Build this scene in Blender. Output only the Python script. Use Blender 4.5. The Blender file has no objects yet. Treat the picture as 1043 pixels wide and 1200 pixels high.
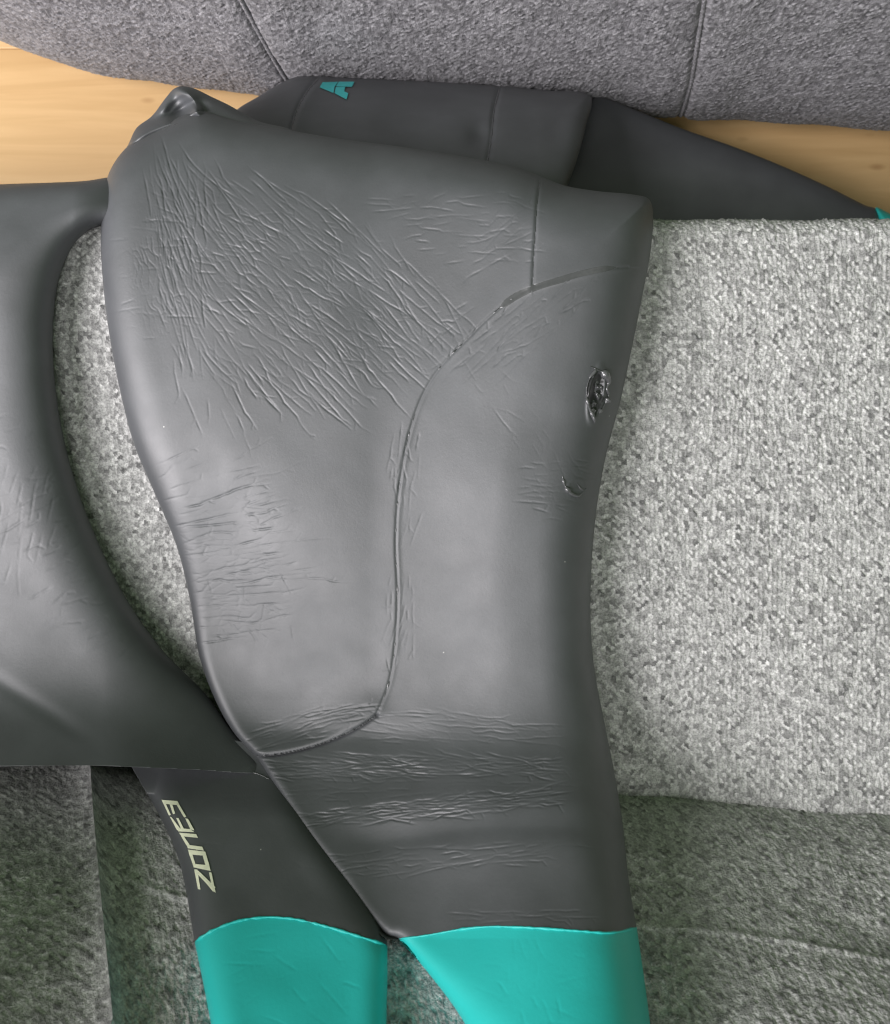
import bpy, math, random
import numpy as np

random.seed(7)
rng = np.random.default_rng(11)
scene = bpy.context.scene
col = scene.collection

# ------------------------------------------------------------------ camera
H = 0.75                 # camera height above the seat, metres
F = 1068.0               # focal length in photograph pixels (photo is 1043 x 1200)
CX, CY = 521.5, 600.0
S = H / F                # metres per pixel on the seat plane
cam_d = bpy.data.cameras.new('camera')
cam = bpy.data.objects.new('camera', cam_d); col.objects.link(cam)
cam.location = (0, 0, H); cam.rotation_euler = (0, 0, 0)
cam_d.sensor_fit = 'VERTICAL'; cam_d.sensor_height = 24.0
cam_d.lens = 24.0 * F / 1200.0
cam_d.clip_start = 0.01; cam_d.clip_end = 50
cam_d.dof.use_dof = True; cam_d.dof.focus_distance = 0.715; cam_d.dof.aperture_fstop = 7.0
scene.camera = cam
scene.cycles.filter_width = 1.15

# ------------------------------------------------------------------ light
world = bpy.data.worlds.new('World'); scene.world = world
world.use_nodes = True
wb = world.node_tree.nodes['Background']
wb.inputs['Color'].default_value = (0.62, 1.0, 0.42, 1)
wb.inputs['Strength'].default_value = 0.145

def area(name, loc, target, size, size_y, energy, color):
    l = bpy.data.lights.new(name, 'AREA'); l.shape = 'RECTANGLE'
    l.size = size; l.size_y = size_y; l.energy = energy; l.color = color
    o = bpy.data.objects.new(name, l); col.objects.link(o)
    o.location = loc
    import mathutils
    d = mathutils.Vector(target) - mathutils.Vector(loc)
    o.rotation_euler = d.to_track_quat('-Z', 'Y').to_euler()
    return o
area('window_light', (-1.55, -0.40, 1.5), (0.1, 0.0, 0), 1.1, 1.5, 112, (1.0, 0.952, 0.985))
area('overhead_sheen_light', (0.0, -1.25, 2.3), (0.0, 0.0, 0.0), 0.9, 0.8, 24, (1.0, 0.965, 0.985))  # unseen light added overhead to put sheen on the torso
area('floor_fill_light', (1.0, 0.7, 2.4), (0.2, 0.3, -0.4), 1.6, 1.4, 3, (1.0, 0.97, 0.98))  # added fill that brightens the floor gap, stands for no known lamp

scene.view_settings.view_transform = 'Standard'
scene.view_settings.look = 'None'
scene.view_settings.exposure = 0.0
scene.view_settings.gamma = 1.0

# ------------------------------------------------------------------ numeric helpers
def sstep(a, b, x):
    t = np.clip((np.asarray(x, float) - a) / (b - a), 0, 1)
    return t * t * (3 - 2 * t)

def hashf(i, j, seed):
    i = i.astype(np.uint64); j = j.astype(np.uint64)
    h = (i * np.uint64(73856093)) ^ (j * np.uint64(19349663)) ^ np.uint64(seed * 83492791 + 12345)
    h = (h ^ (h >> np.uint64(13))) * np.uint64(1274126177)
    h = (h ^ (h >> np.uint64(16))) * np.uint64(2246822519)
    h = h ^ (h >> np.uint64(15))
    return (h & np.uint64(0xFFFFFF)).astype(np.float64) / float(0xFFFFFF)

def vnoise(a, b, seed):
    i = np.floor(a); j = np.floor(b)
    fx = a - i; fy = b - j
    fx = fx * fx * (3 - 2 * fx); fy = fy * fy * (3 - 2 * fy)
    i = (i + 4096).astype(np.int64); j = (j + 4096).astype(np.int64)
    n = (hashf(i, j, seed) * (1 - fx) + hashf(i + 1, j, seed) * fx) * (1 - fy) \
        + (hashf(i, j + 1, seed) * (1 - fx) + hashf(i + 1, j + 1, seed) * fx) * fy
    return n * 2 - 1

def fbm(a, b, seed, octv=3):
    r = 0; amp = 1; f = 1
    for k in range(octv):
        r = r + amp * vnoise(a * f, b * f, seed + k); amp *= 0.5; f *= 2
    return r

def spline(pts, n=10, closed=True):
    P = np.array(pts, float); N = len(P); out = []
    rngi = range(N) if closed else range(N - 1)
    for i in rngi:
        if closed:
            p0, p1, p2, p3 = P[(i - 1) % N], P[i], P[(i + 1) % N], P[(i + 2) % N]
        else:
            p0, p1, p2, p3 = P[max(i - 1, 0)], P[i], P[i + 1], P[min(i + 2, N - 1)]
        d01 = max(np.linalg.norm(p1 - p0) ** .5, 1e-4); d12 = max(np.linalg.norm(p2 - p1) ** .5, 1e-4)
        d23 = max(np.linalg.norm(p3 - p2) ** .5, 1e-4)
        if d12 < 1e-3: continue
        m1 = (p2 - p1) + d12 * ((p1 - p0) / d01 - (p2 - p0) / (d01 + d12)) if d01 > 1e-3 else (p2 - p1)
        m2 = (p2 - p1) + d12 * ((p3 - p2) / d23 - (p3 - p1) / (d12 + d23)) if d23 > 1e-3 else (p2 - p1)
        t = np.linspace(0, 1, n, endpoint=False)[:, None]
        out.append((2 * t**3 - 3 * t**2 + 1) * p1 + (t**3 - 2 * t**2 + t) * m1
                   + (-2 * t**3 + 3 * t**2) * p2 + (t**3 - t**2) * m2)
    out = np.concatenate(out)
    if not closed: out = np.vstack([out, P[-1]])
    return out

def dist_poly(px, py, poly, closed=True):
    """distance and nearest point of many points to a polyline"""
    A = poly; B = np.roll(poly, -1, axis=0)
    if not closed: A = poly[:-1]; B = poly[1:]
    shp = px.shape; px = px.ravel().astype(np.float32); py = py.ravel().astype(np.float32)
    best = np.full(px.shape, 1e18, np.float32); nx = np.zeros_like(px); ny = np.zeros_like(px)
    for a, b in zip(A.astype(np.float32), B.astype(np.float32)):
        d = b - a; L = float(d @ d)
        if L < 1e-9: continue
        t = np.clip(((px - a[0]) * d[0] + (py - a[1]) * d[1]) / L, 0, 1)
        qx = a[0] + t * d[0]; qy = a[1] + t * d[1]
        dd = (px - qx) ** 2 + (py - qy) ** 2
        m = dd < best
        best = np.where(m, dd, best); nx = np.where(m, qx, nx); ny = np.where(m, qy, ny)
    return np.sqrt(best).reshape(shp).astype(float), nx.reshape(shp).astype(float), ny.reshape(shp).astype(float)

def inside_rows(xs, ys, poly):
    A = poly; B = np.roll(poly, -1, axis=0)
    res = np.zeros((len(ys), len(xs)), bool)
    for r, y in enumerate(ys):
        m = (A[:, 1] > y) != (B[:, 1] > y)
        if not m.any(): continue
        a, b = A[m], B[m]
        cx = np.sort(a[:, 0] + (y - a[:, 1]) / (b[:, 1] - a[:, 1]) * (b[:, 0] - a[:, 0]))
        res[r] = np.searchsorted(cx, xs) % 2 == 1
    return res

# ------------------------------------------------------------------ mesh helpers
def link_mesh(name, verts, faces, mat, parent=None, smooth=True, attr=None):
    me = bpy.data.meshes.new(name)
    V = np.asarray(verts, np.float32).reshape(-1, 3)
    me.vertices.add(len(V)); me.vertices.foreach_set('co', V.ravel())
    if isinstance(faces, np.ndarray):
        nf, k = faces.shape
        me.loops.add(nf * k); me.polygons.add(nf)
        me.loops.foreach_set('vertex_index', faces.astype(np.int32).ravel())
        me.polygons.foreach_set('loop_start', np.arange(0, nf * k, k, dtype=np.int32))
    else:
        tot = sum(len(f) for f in faces)
        me.loops.add(tot); me.polygons.add(len(faces))
        me.loops.foreach_set('vertex_index', np.concatenate([np.asarray(f, np.int32) for f in faces]))
        st = np.cumsum([0] + [len(f) for f in faces[:-1]]).astype(np.int32)
        me.polygons.foreach_set('loop_start', st)
    me.update(calc_edges=True)
    me.polygons.foreach_set('use_smooth', np.full(len(me.polygons), smooth, bool))
    if attr:
        for k, v in attr.items():
            at = me.attributes.new(k, 'FLOAT', 'POINT'); at.data.foreach_set('value', np.asarray(v, np.float32).ravel())
    me.materials.append(mat)
    me.validate()
    o = bpy.data.objects.new(name, me); col.objects.link(o)
    if parent: o.parent = parent
    return o

def grid_faces(nr, nc):
    i = np.arange(nr * nc).reshape(nr, nc)
    return np.stack([i[:-1, :-1], i[:-1, 1:], i[1:, 1:], i[1:, :-1]], -1).reshape(-1, 4)

def tube(points, radii, n=8):
    P = np.asarray(points, float); R = np.broadcast_to(np.asarray(radii, float), (len(P),))
    T = np.gradient(P, axis=0); T /= np.linalg.norm(T, axis=1, keepdims=True) + 1e-12
    up = np.tile(np.array([0, 0, 1.0]), (len(P), 1))
    bad = np.abs((T * up).sum(1)) > .9
    up[bad] = (1, 0, 0)
    A = np.cross(T, up); A /= np.linalg.norm(A, axis=1, keepdims=True) + 1e-12
    B = np.cross(A, T)
    th = np.linspace(0, 2 * math.pi, n, endpoint=False)
    V = P[:, None] + R[:, None, None] * (A[:, None] * np.cos(th)[None, :, None] + B[:, None] * np.sin(th)[None, :, None])
    i = np.arange(len(P) * n).reshape(len(P), n)
    j = np.roll(i, -1, axis=1)
    fc = np.stack([i[:-1], j[:-1], j[1:], i[1:]], -1).reshape(-1, 4)
    return V.reshape(-1, 3), fc

def empty(name, loc, label, cat):
    o = bpy.data.objects.new(name, None); col.objects.link(o)
    o.location = loc; o.empty_display_size = 0.05
    o['label'] = label; o['category'] = cat
    return o

def adopt(o, parent):
    """parent o while it stays where it is"""
    o.parent = parent
    o.location = tuple(-c for c in parent.location)

# ------------------------------------------------------------------ materials
def mat_new(name):
    m = bpy.data.materials.new(name); m.use_nodes = True
    nt = m.node_tree; b = nt.nodes['Principled BSDF']
    return m, nt, b

def nd(nt, t, **kw):
    n = nt.nodes.new(t)
    for k, v in kw.items(): setattr(n, k, v)
    return n

def mat_fabric(name, dark, mid, light):
    m, nt, b = mat_new(name); L = nt.links.new
    at = nd(nt, 'ShaderNodeAttribute', attribute_name='yarn_gap')
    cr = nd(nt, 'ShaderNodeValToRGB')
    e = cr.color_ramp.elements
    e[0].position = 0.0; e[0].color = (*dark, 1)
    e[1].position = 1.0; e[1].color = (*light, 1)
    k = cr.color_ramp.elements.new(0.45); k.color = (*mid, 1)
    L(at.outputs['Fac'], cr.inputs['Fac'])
    tc = nd(nt, 'ShaderNodeTexCoord')
    n1 = nd(nt, 'ShaderNodeTexNoise'); n1.inputs['Scale'].default_value = 620; n1.inputs['Detail'].default_value = 3
    L(tc.outputs['Object'], n1.inputs['Vector'])
    mp = nd(nt, 'ShaderNodeMapRange'); mp.inputs['From Min'].default_value = .3; mp.inputs['From Max'].default_value = .7
    mp.inputs['To Min'].default_value = .62; mp.inputs['To Max'].default_value = 1.25
    L(n1.outputs['Fac'], mp.inputs['Value'])
    n2 = nd(nt, 'ShaderNodeTexNoise'); n2.inputs['Scale'].default_value = 9; n2.inputs['Detail'].default_value = 3
    L(tc.outputs['Object'], n2.inputs['Vector'])
    mp2 = nd(nt, 'ShaderNodeMapRange'); mp2.inputs['To Min'].default_value = .9; mp2.inputs['To Max'].default_value = 1.1
    L(n2.outputs['Fac'], mp2.inputs['Value'])
    mu = nd(nt, 'ShaderNodeMath', operation='MULTIPLY'); L(mp.outputs[0], mu.inputs[0]); L(mp2.outputs[0], mu.inputs[1])
    vm = nd(nt, 'ShaderNodeVectorMath', operation='SCALE')
    L(cr.outputs['Color'], vm.inputs[0]); L(mu.outputs[0], vm.inputs['Scale'])
    L(vm.outputs['Vector'], b.inputs['Base Color'])
    b.inputs['Roughness'].default_value = .85
    b.inputs['Specular IOR Level'].default_value = .25
    b.inputs['Sheen Weight'].default_value = .15
    bp = nd(nt, 'ShaderNodeBump'); bp.inputs['Strength'].default_value = 1.0; bp.inputs['Distance'].default_value = .0012
    L(n1.outputs['Fac'], bp.inputs['Height']); L(bp.outputs['Normal'], b.inputs['Normal'])
    return m

def mat_rubber(name, colr, rough, spec, spread=.12, bump=.00026):
    m, nt, b = mat_new(name); L = nt.links.new
    tc = nd(nt, 'ShaderNodeTexCoord')
    n = nd(nt, 'ShaderNodeTexNoise'); n.inputs['Scale'].default_value = 14; n.inputs['Detail'].default_value = 5
    n.inputs['Roughness'].default_value = .6
    L(tc.outputs['Object'], n.inputs['Vector'])
    mp = nd(nt, 'ShaderNodeMapRange'); mp.inputs['From Min'].default_value = .3; mp.inputs['From Max'].default_value = .7
    mp.inputs['To Min'].default_value = 1 - spread; mp.inputs['To Max'].default_value = 1 + spread
    L(n.outputs['Fac'], mp.inputs['Value'])
    # a little dust and lint
    v = nd(nt, 'ShaderNodeTexVoronoi'); v.inputs['Scale'].default_value = 55
    L(tc.outputs['Object'], v.inputs['Vector'])
    lt = nd(nt, 'ShaderNodeMapRange'); lt.inputs['From Min'].default_value = .02; lt.inputs['From Max'].default_value = .035
    lt.inputs['To Min'].default_value = 1; lt.inputs['To Max'].default_value = 0
    L(v.outputs['Distance'], lt.inputs['Value'])
    sep = nd(nt, 'ShaderNodeSeparateColor'); L(v.outputs['Color'], sep.inputs['Color'])
    gt = nd(nt, 'ShaderNodeMath', operation='GREATER_THAN'); gt.inputs[1].default_value = .93
    L(sep.outputs['Red'], gt.inputs[0])
    mm = nd(nt, 'ShaderNodeMath', operation='MULTIPLY'); L(lt.outputs[0], mm.inputs[0]); L(gt.outputs[0], mm.inputs[1])
    vm = nd(nt, 'ShaderNodeVectorMath', operation='SCALE'); vm.inputs[0].default_value = colr
    L(mp.outputs[0], vm.inputs['Scale'])
    mx = nd(nt, 'ShaderNodeMix', data_type='RGBA'); mx.inputs['B'].default_value = (.5, .5, .48, 1)
    L(mm.outputs[0], mx.inputs['Factor']); L(vm.outputs['Vector'], mx.inputs['A'])
    L(mx.outputs['Result'], b.inputs['Base Color'])
    n3 = nd(nt, 'ShaderNodeTexNoise'); n3.inputs['Scale'].default_value = 30; n3.inputs['Detail'].default_value = 4
    L(tc.outputs['Object'], n3.inputs['Vector'])
    rr = nd(nt, 'ShaderNodeMapRange'); rr.inputs['To Min'].default_value = rough - .10; rr.inputs['To Max'].default_value = rough + .10
    L(n3.outputs['Fac'], rr.inputs['Value']); L(rr.outputs[0], b.inputs['Roughness'])
    b.inputs['Specular IOR Level'].default_value = spec
    n2 = nd(nt, 'ShaderNodeTexNoise'); n2.inputs['Scale'].default_value = 420; n2.inputs['Detail'].default_value = 6; n2.inputs['Roughness'].default_value = .75
    L(tc.outputs['Object'], n2.inputs['Vector'])
    bp = nd(nt, 'ShaderNodeBump'); bp.inputs['Strength'].default_value = .5; bp.inputs['Distance'].default_value = bump
    L(n2.outputs['Fac'], bp.inputs['Height']); L(bp.outputs['Normal'], b.inputs['Normal'])
    return m

def mat_plain(name, colr, rough, spec=.5):
    m, nt, b = mat_new(name); L = nt.links.new
    tc = nd(nt, 'ShaderNodeTexCoord')
    n = nd(nt, 'ShaderNodeTexNoise'); n.inputs['Scale'].default_value = 300; n.inputs['Detail'].default_value = 3
    L(tc.outputs['Object'], n.inputs['Vector'])
    mp = nd(nt, 'ShaderNodeMapRange'); mp.inputs['To Min'].default_value = .8; mp.inputs['To Max'].default_value = 1.15
    L(n.outputs['Fac'], mp.inputs['Value'])
    vm = nd(nt, 'ShaderNodeVectorMath', operation='SCALE'); vm.inputs[0].default_value = colr
    L(mp.outputs[0], vm.inputs['Scale']); L(vm.outputs['Vector'], b.inputs['Base Color'])
    b.inputs['Roughness'].default_value = rough; b.inputs['Specular IOR Level'].default_value = spec
    return m

def mat_wood():
    m, nt, b = mat_new('oiled_pine'); L = nt.links.new
    tc = nd(nt, 'ShaderNodeTexCoord'); oi = nd(nt, 'ShaderNodeObjectInfo')
    off = nd(nt, 'ShaderNodeVectorMath', operation='SCALE'); off.inputs[0].default_value = (7, 3, 5)
    L(oi.outputs['Random'], off.inputs['Scale'])
    ad = nd(nt, 'ShaderNodeVectorMath', operation='ADD'); L(tc.outputs['Object'], ad.inputs[0]); L(off.outputs[0], ad.inputs[1])
    mpg = nd(nt, 'ShaderNodeMapping'); mpg.inputs['Scale'].default_value = (1.3, 15, 6)
    L(ad.outputs[0], mpg.inputs['Vector'])
    n = nd(nt, 'ShaderNodeTexNoise'); n.inputs['Scale'].default_value = 2.6; n.inputs['Detail'].default_value = 9
    n.inputs['Distortion'].default_value = .8
    L(mpg.outputs[0], n.inputs['Vector'])
    cr = nd(nt, 'ShaderNodeValToRGB'); e = cr.color_ramp.elements
    e[0].position = .28; e[0].color = (.55, .345, .155, 1)
    e[1].position = .62; e[1].color = (.68, .455, .225, 1)
    L(n.outputs['Fac'], cr.inputs['Fac'])
    # knots and flecks
    mp2 = nd(nt, 'ShaderNodeMapping'); mp2.inputs['Scale'].default_value = (9, 22, 1); L(ad.outputs[0], mp2.inputs['Vector'])
    v = nd(nt, 'ShaderNodeTexVoronoi'); v.inputs['Scale'].default_value = 1.3; L(mp2.outputs[0], v.inputs['Vector'])
    k = nd(nt, 'ShaderNodeMapRange'); k.inputs['From Min'].default_value = .03; k.inputs['From Max'].default_value = .16
    k.inputs['To Min'].default_value = .7; k.inputs['To Max'].default_value = 0
    L(v.outputs['Distance'], k.inputs['Value'])
    mx = nd(nt, 'ShaderNodeMix', data_type='RGBA'); mx.inputs['B'].default_value = (.30, .14, .05, 1)
    L(k.outputs[0], mx.inputs['Factor']); L(cr.outputs['Color'], mx.inputs['A'])
    L(mx.outputs['Result'], b.inputs['Base Color'])
    b.inputs['Roughness'].default_value = .45
    bp = nd(nt, 'ShaderNodeBump'); bp.inputs['Strength'].default_value = .2; bp.inputs['Distance'].default_value = .001
    L(n.outputs['Fac'], bp.inputs['Height']); L(bp.outputs['Normal'], b.inputs['Normal'])
    return m

M_SEAT = mat_fabric('grey_boucle', (.13, .13, .13), (.33, .33, .325), (.60, .60, .59))
M_BACK = M_SEAT
M_POUF = mat_fabric('mauve_grey_boucle', (.06, .058, .065), (.17, .165, .177), (.37, .362, .382))
M_NEO = mat_rubber('black_neoprene', (.059, .0625, .068), .54, 1.0, spread=.2)
M_TEAL = mat_rubber('teal_neoprene', (.022, .47, .44), .46, .5, spread=.05)
M_GLUE = mat_plain('clear_glue_on_rubber', (.075, .076, .08), .26, 1.0)
M_GLUESEAM = mat_plain('seam_glue_bead', (.04, .042, .044), .3, .8)
M_HOLE = mat_plain('inside_of_tear', (.02, .02, .022), .3, .6)
M_SEAM = mat_plain('seam_glue', (.06, .062, .064), .25, .8)
M_PRINT = mat_plain('pale_print', (.80, .81, .62), .5, .4)
M_TPRINT = mat_plain('teal_print', (.05, .50, .52), .5, .4)
M_WOOD = mat_wood()
M_BLOCKER = mat_plain('grey_blocker_cloth', (.25, .25, .245), .85, .2)
M_FRAME = mat_plain('dark_frame', (.05, .045, .04), .6)

# ------------------------------------------------------------------ sofa surfaces
def yj(X): return -.2217 - .0885 * X           # line where seat meets back cushions
A_BACK = 1.5
def z_back(d): return A_BACK * d + .03 * (1 - np.exp(-np.maximum(d, 0) / .015))
YF = .226                                      # seat front edge starts to round here

def z_suit(X, Y):
    """what the suit lies on: seat, back cushion, rounded front edge"""
    d = yj(X) - Y
    w = .040
    sp = w * np.logaddexp(0, d / w)
    z = A_BACK * sp + .024 / (1 + np.exp(-(d) / .016))
    return z - .5 * .035 * np.logaddexp(0, (Y - .255) / .035)

def unproject(px, py, zf):
    lo = np.full(px.shape, -.60); hi = np.full(px.shape, .62)
    for _ in range(34):
        z = (lo + hi) / 2
        X = (px - CX) * (H - z) / F; Y = (CY - py) * (H - z) / F
        g = z - zf(X, Y)
        m = g > 0
        hi = np.where(m, z, hi); lo = np.where(m, lo, z)
    z = (lo + hi) / 2
    return np.stack([(px - CX) * (H - z) / F, (CY - py) * (H - z) / F, z], -1)

def to_px(P):
    k = F / (H - P[..., 2])
    return CX + P[..., 0] * k, CY - P[..., 1] * k

def weave(a, b, cw, ch, seed):
    """nubby woven cloth: height 0..1 and a yarn tone 0..1 per nub, gap shade painted in"""
    a, b = (a + .0007 * vnoise(a / .0045, b / .0045, seed + 5) + .004 * vnoise(a / .07, b / .07, seed + 7), b + .0007 * vnoise(a / .0045, b / .0045, seed + 6) + .004 * vnoise(a / .07, b / .07, seed + 8))
    u = a / cw; v = b / ch
    i0 = np.floor(u).astype(np.int64); j0 = np.floor(v).astype(np.int64)
    best = np.full(u.shape, 9.0); rid = np.zeros(u.shape); sh = np.zeros(u.shape)
    for di in (-1, 0, 1):
        for dj in (-1, 0, 1):
            i = i0 + di; j = j0 + dj
            ii = i + 100000; jj = j + 100000
            cx = i + .5 + (hashf(ii, jj, seed) - .5) * .42
            cy = j + .5 + (hashf(ii, jj, seed + 1) - .5) * .42
            sx = .8 + .4 * hashf(ii, jj, seed + 2)
            th = (hashf(ii, jj, seed + 9) - .5) * 1.5
            ct, st = np.cos(th), np.sin(th)
            d = np.hypot(((u - cx) * ct + (v - cy) * st) / (sx * .78), (-(u - cx) * st + (v - cy) * ct) / (sx * 1.25))
            m = d < best
            best = np.where(m, d, best)
            rid = np.where(m, hashf(ii, jj, seed + 3), rid)
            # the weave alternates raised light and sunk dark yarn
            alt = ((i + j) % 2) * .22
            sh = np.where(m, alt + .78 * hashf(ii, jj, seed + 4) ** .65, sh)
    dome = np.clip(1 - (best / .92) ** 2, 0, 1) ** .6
    return dome * (.45 + .55 * sh) + .1 * rid, sh * (.25 + .75 * np.clip(dome * 1.2, 0, 1))  # tone drops towards nub edges: shade of the gaps painted in

def upholstery(name, P, a, b, amp, mat, parent, seed, cw=.0037, ch=.0034, fade=None, extra=None, up=1):
    """displace a grid surface along its normals by the woven relief"""
    dU = np.gradient(P, axis=0); dV = np.gradient(P, axis=1)
    N = np.cross(dV, dU) * up; N /= np.linalg.norm(N, axis=-1, keepdims=True) + 1e-12
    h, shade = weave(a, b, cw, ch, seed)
    if fade is not None: h = h * fade + .55 * (1 - fade)
    disp = (h - .5) * amp + .0012 * fbm(a / .05, b / .05, seed + 20)
    if extra is not None: disp = disp + extra
    V = P + N * disp[..., None]
    f = grid_faces(*P.shape[:2])
    if up < 0: f = f[:, ::-1]
    return link_mesh(name, V, f, mat, parent, attr={'yarn_gap': shade})

def path_resample(pts, step):
    pts = np.asarray(pts, float)
    L = np.concatenate([[0], np.cumsum(np.linalg.norm(np.diff(pts, axis=0), axis=1))])
    n = int(L[-1] / step) + 1
    s = np.linspace(0, L[-1], n)
    return np.stack([np.interp(s, L, pts[:, k]) for k in range(pts.shape[1])], -1), s

def xs_fine(x0, x1, fine0, fine1, step, coarse=.012):
    parts = []
    if x0 < fine0: parts.append(np.arange(x0, fine0, coarse))
    parts.append(np.arange(max(x0, fine0), min(x1, fine1), step))
    if x1 > fine1: parts.append(np.arange(fine1, x1 + coarse, coarse))
    return np.concatenate(parts)

sofa = empty('sofa', (0, -.1, -.40), 'grey woven fabric sofa with light seat and darker back cushions under the wetsuit', 'sofa')

# seat cushion : runs under the back cushions, forward, round the front edge and down
def build_seat():
    r = .020
    yz = [(-.40, -.006), (-.30, -.004), (-.22, 0)]
    yz += [(y, 0.0) for y in np.linspace(-.2, YF, 30)]
    yz += [(YF + r * math.sin(t), -r + r * math.cos(t)) for t in np.linspace(0.1, math.pi / 2, 12)]
    yz += [(YF + r + .004, -.06), (YF + r + .002, -.12), (YF + r - .012, -.15)]
    path, s = path_resample(yz, .00092)
    vis = (path[:, 0] > -.27) & (path[:, 1] > -.03)      # the rest is under the back or in the gap
    keep = vis | (np.arange(len(s)) % 10 == 0)
    path = path[keep]; s = s[keep]
    X = np.concatenate([np.arange(-.95, -.385, .012), np.arange(-.385, -.15, .00092), np.arange(-.15, .10, .005), np.arange(.10, .385, .00092), np.arange(.385, .96, .012)])
    P = np.zeros((len(path), len(X), 3))
    P[..., 0] = X[None]; P[..., 1] = path[:, 0][:, None]; P[..., 2] = path[:, 1][:, None]
    # small lift of the hem along the back
    a = np.broadcast_to(X[None], P.shape[:2]); b = np.broadcast_to(s[:, None], P.shape[:2])
    fade = (1 - sstep(.375, .385, np.abs(a))) * (1 - sstep(-.155, -.15, a) * (1 - sstep(.10, .105, a)))
    P[..., 2] += -.004 * sstep(.2, .9, np.abs(a)) + .003 * np.exp(-((P[..., 1] - yj(a) - .012) / .018) ** 2)
    P[..., 2] += .004 * vnoise(P[..., 0] / .16 + 3, P[..., 1] / .16 + 5, 77)
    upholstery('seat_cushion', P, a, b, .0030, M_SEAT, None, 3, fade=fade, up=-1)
    return bpy.data.objects['seat_cushion']
adopt(build_seat(), sofa)

# back cushions : front face leaning back, over the top, down behind
SEAM_BACK = spline([(60, 1000), (130, 1030), (230, 1064), (380, 1078), (560, 1085), (760, 1088), (880, 1100), (1043, 1130), (1300, 1180)], 8, False)
def build_back(x0f, x1f, round0, round1, xlo, xhi, seed, seam, proud):
    d = np.concatenate([np.linspace(-.004, .03, 30), np.linspace(.034, .27, 60)])
    yz = [(.012, -.03), (.004, -.01)] + [(-dd, z_back(dd)) for dd in d if dd > 0]
    top = z_back(.27)
    yz += [(-.27 - .05 * math.sin(t), top + .035 * math.sin(min(t * 1.0, math.pi)) ) for t in np.linspace(.15, math.pi / 2, 8)]
    yz += [(-.345, top + .03), (-.39, top + .005), (-.41, top - .05), (-.42, -.02)]
    yz = spline(yz, 4, False)
    path, s = path_resample(yz, .0013)
    # thin out the part of the path out of sight
    keep = (s < .30) | (np.arange(len(s)) % 8 == 0)
    path = path[keep]; s = s[keep]
    X = xs_fine(xlo, xhi, max(xlo, -.36), min(xhi, .36), .0013)
    t = (X - xlo) / (xhi - xlo)
    zz = path[:, 1]
    xa = x0f(zz); xb = x1f(zz)
    PX = X[None] + (xa - xlo)[:, None] * np.clip(1 - (X[None] - xlo) / .35, 0, 1) + (xb - xhi)[:, None] * np.clip(1 - (xhi - X[None]) / .35, 0, 1)
    P = np.zeros((len(path), len(X), 3))
    P[..., 0] = PX
    P[..., 1] = yj(PX) + path[:, 0][:, None]; P[..., 2] = zz[:, None]
    e = np.zeros(P.shape[:2])
    R = .03
    if round0:
        q = np.clip((PX - xa[:, None]) / R, 0, 1); e -= .022 * (1 - np.sqrt(1 - (1 - q) ** 2))
    if round1:
        q = np.clip((xb[:, None] - PX) / R, 0, 1); e -= .022 * (1 - np.sqrt(1 - (1 - q) ** 2))
    e += proud + .006 * vnoise(PX / .14 + 2, s[:, None] / .12 + 1, seed + 50)
    if seam:
        px, py = to_px(P)
        dd, _, _ = dist_poly(px, py, SEAM_BACK, False)
        front = (s[:, None] < .33)
        e -= front * (.0013 * np.exp(-(dd / 4) ** 2))
    a = np.broadcast_to(X[None], P.shape[:2]); b = np.broadcast_to(s[:, None], P.shape[:2])
    fade = 1 - sstep(.30, .32, b)
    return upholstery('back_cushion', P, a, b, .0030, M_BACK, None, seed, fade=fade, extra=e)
def gap(z): return -.296 + (.082 / .17) * np.clip(z, -.03, .2) + .01 * np.clip(z - .2, 0, 1)
big = .95
adopt(build_back(lambda z: gap(z) + .002, lambda z: np.full_like(z, big), True, True, -.296, big, 31, True, -.006), sofa)
adopt(build_back(lambda z: np.full_like(z, -big), lambda z: gap(z) + .004, True, True, -big, -.296, 41, False, .008), sofa)

def rounded_box(name, lo, hi, r, mat, parent=None):
    import bmesh
    bm = bmesh.new(); bmesh.ops.create_cube(bm, size=1)
    for v in bm.verts:
        v.co = [(lo[k] + hi[k]) / 2 + v.co[k] * (hi[k] - lo[k]) for k in range(3)]
    bmesh.ops.bevel(bm, geom=bm.edges[:], offset=r, segments=3, profile=.5, affect='EDGES')
    me = bpy.data.meshes.new(name); bm.to_mesh(me); bm.free()
    me.materials.append(mat)
    for p in me.polygons: p.use_smooth = True
    o = bpy.data.objects.new(name, me); col.objects.link(o)
    if parent: adopt(o, parent)
    return o
# arm-like block added out of frame on the left to shade the lower left
rounded_box('light_blocker', (-.75, -.62, -.13), (-.43, -.17, .60), .06, M_BLOCKER, sofa)
rounded_box('base_frame', (-.95, -.72, -.33), (.95, .222, -.13), .02, M_FRAME, sofa)
rounded_box('rear_frame', (-.95, -.80, -.33), (.95, -.70, .28), .03, M_FRAME, sofa)
for sx in (-.85, .85):
    for sy in (-.68, .15):
        rounded_box('foot', (sx - .03, sy - .03, -.40), (sx + .03, sy + .03, -.325), .006, M_FRAME, sofa)

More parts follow.
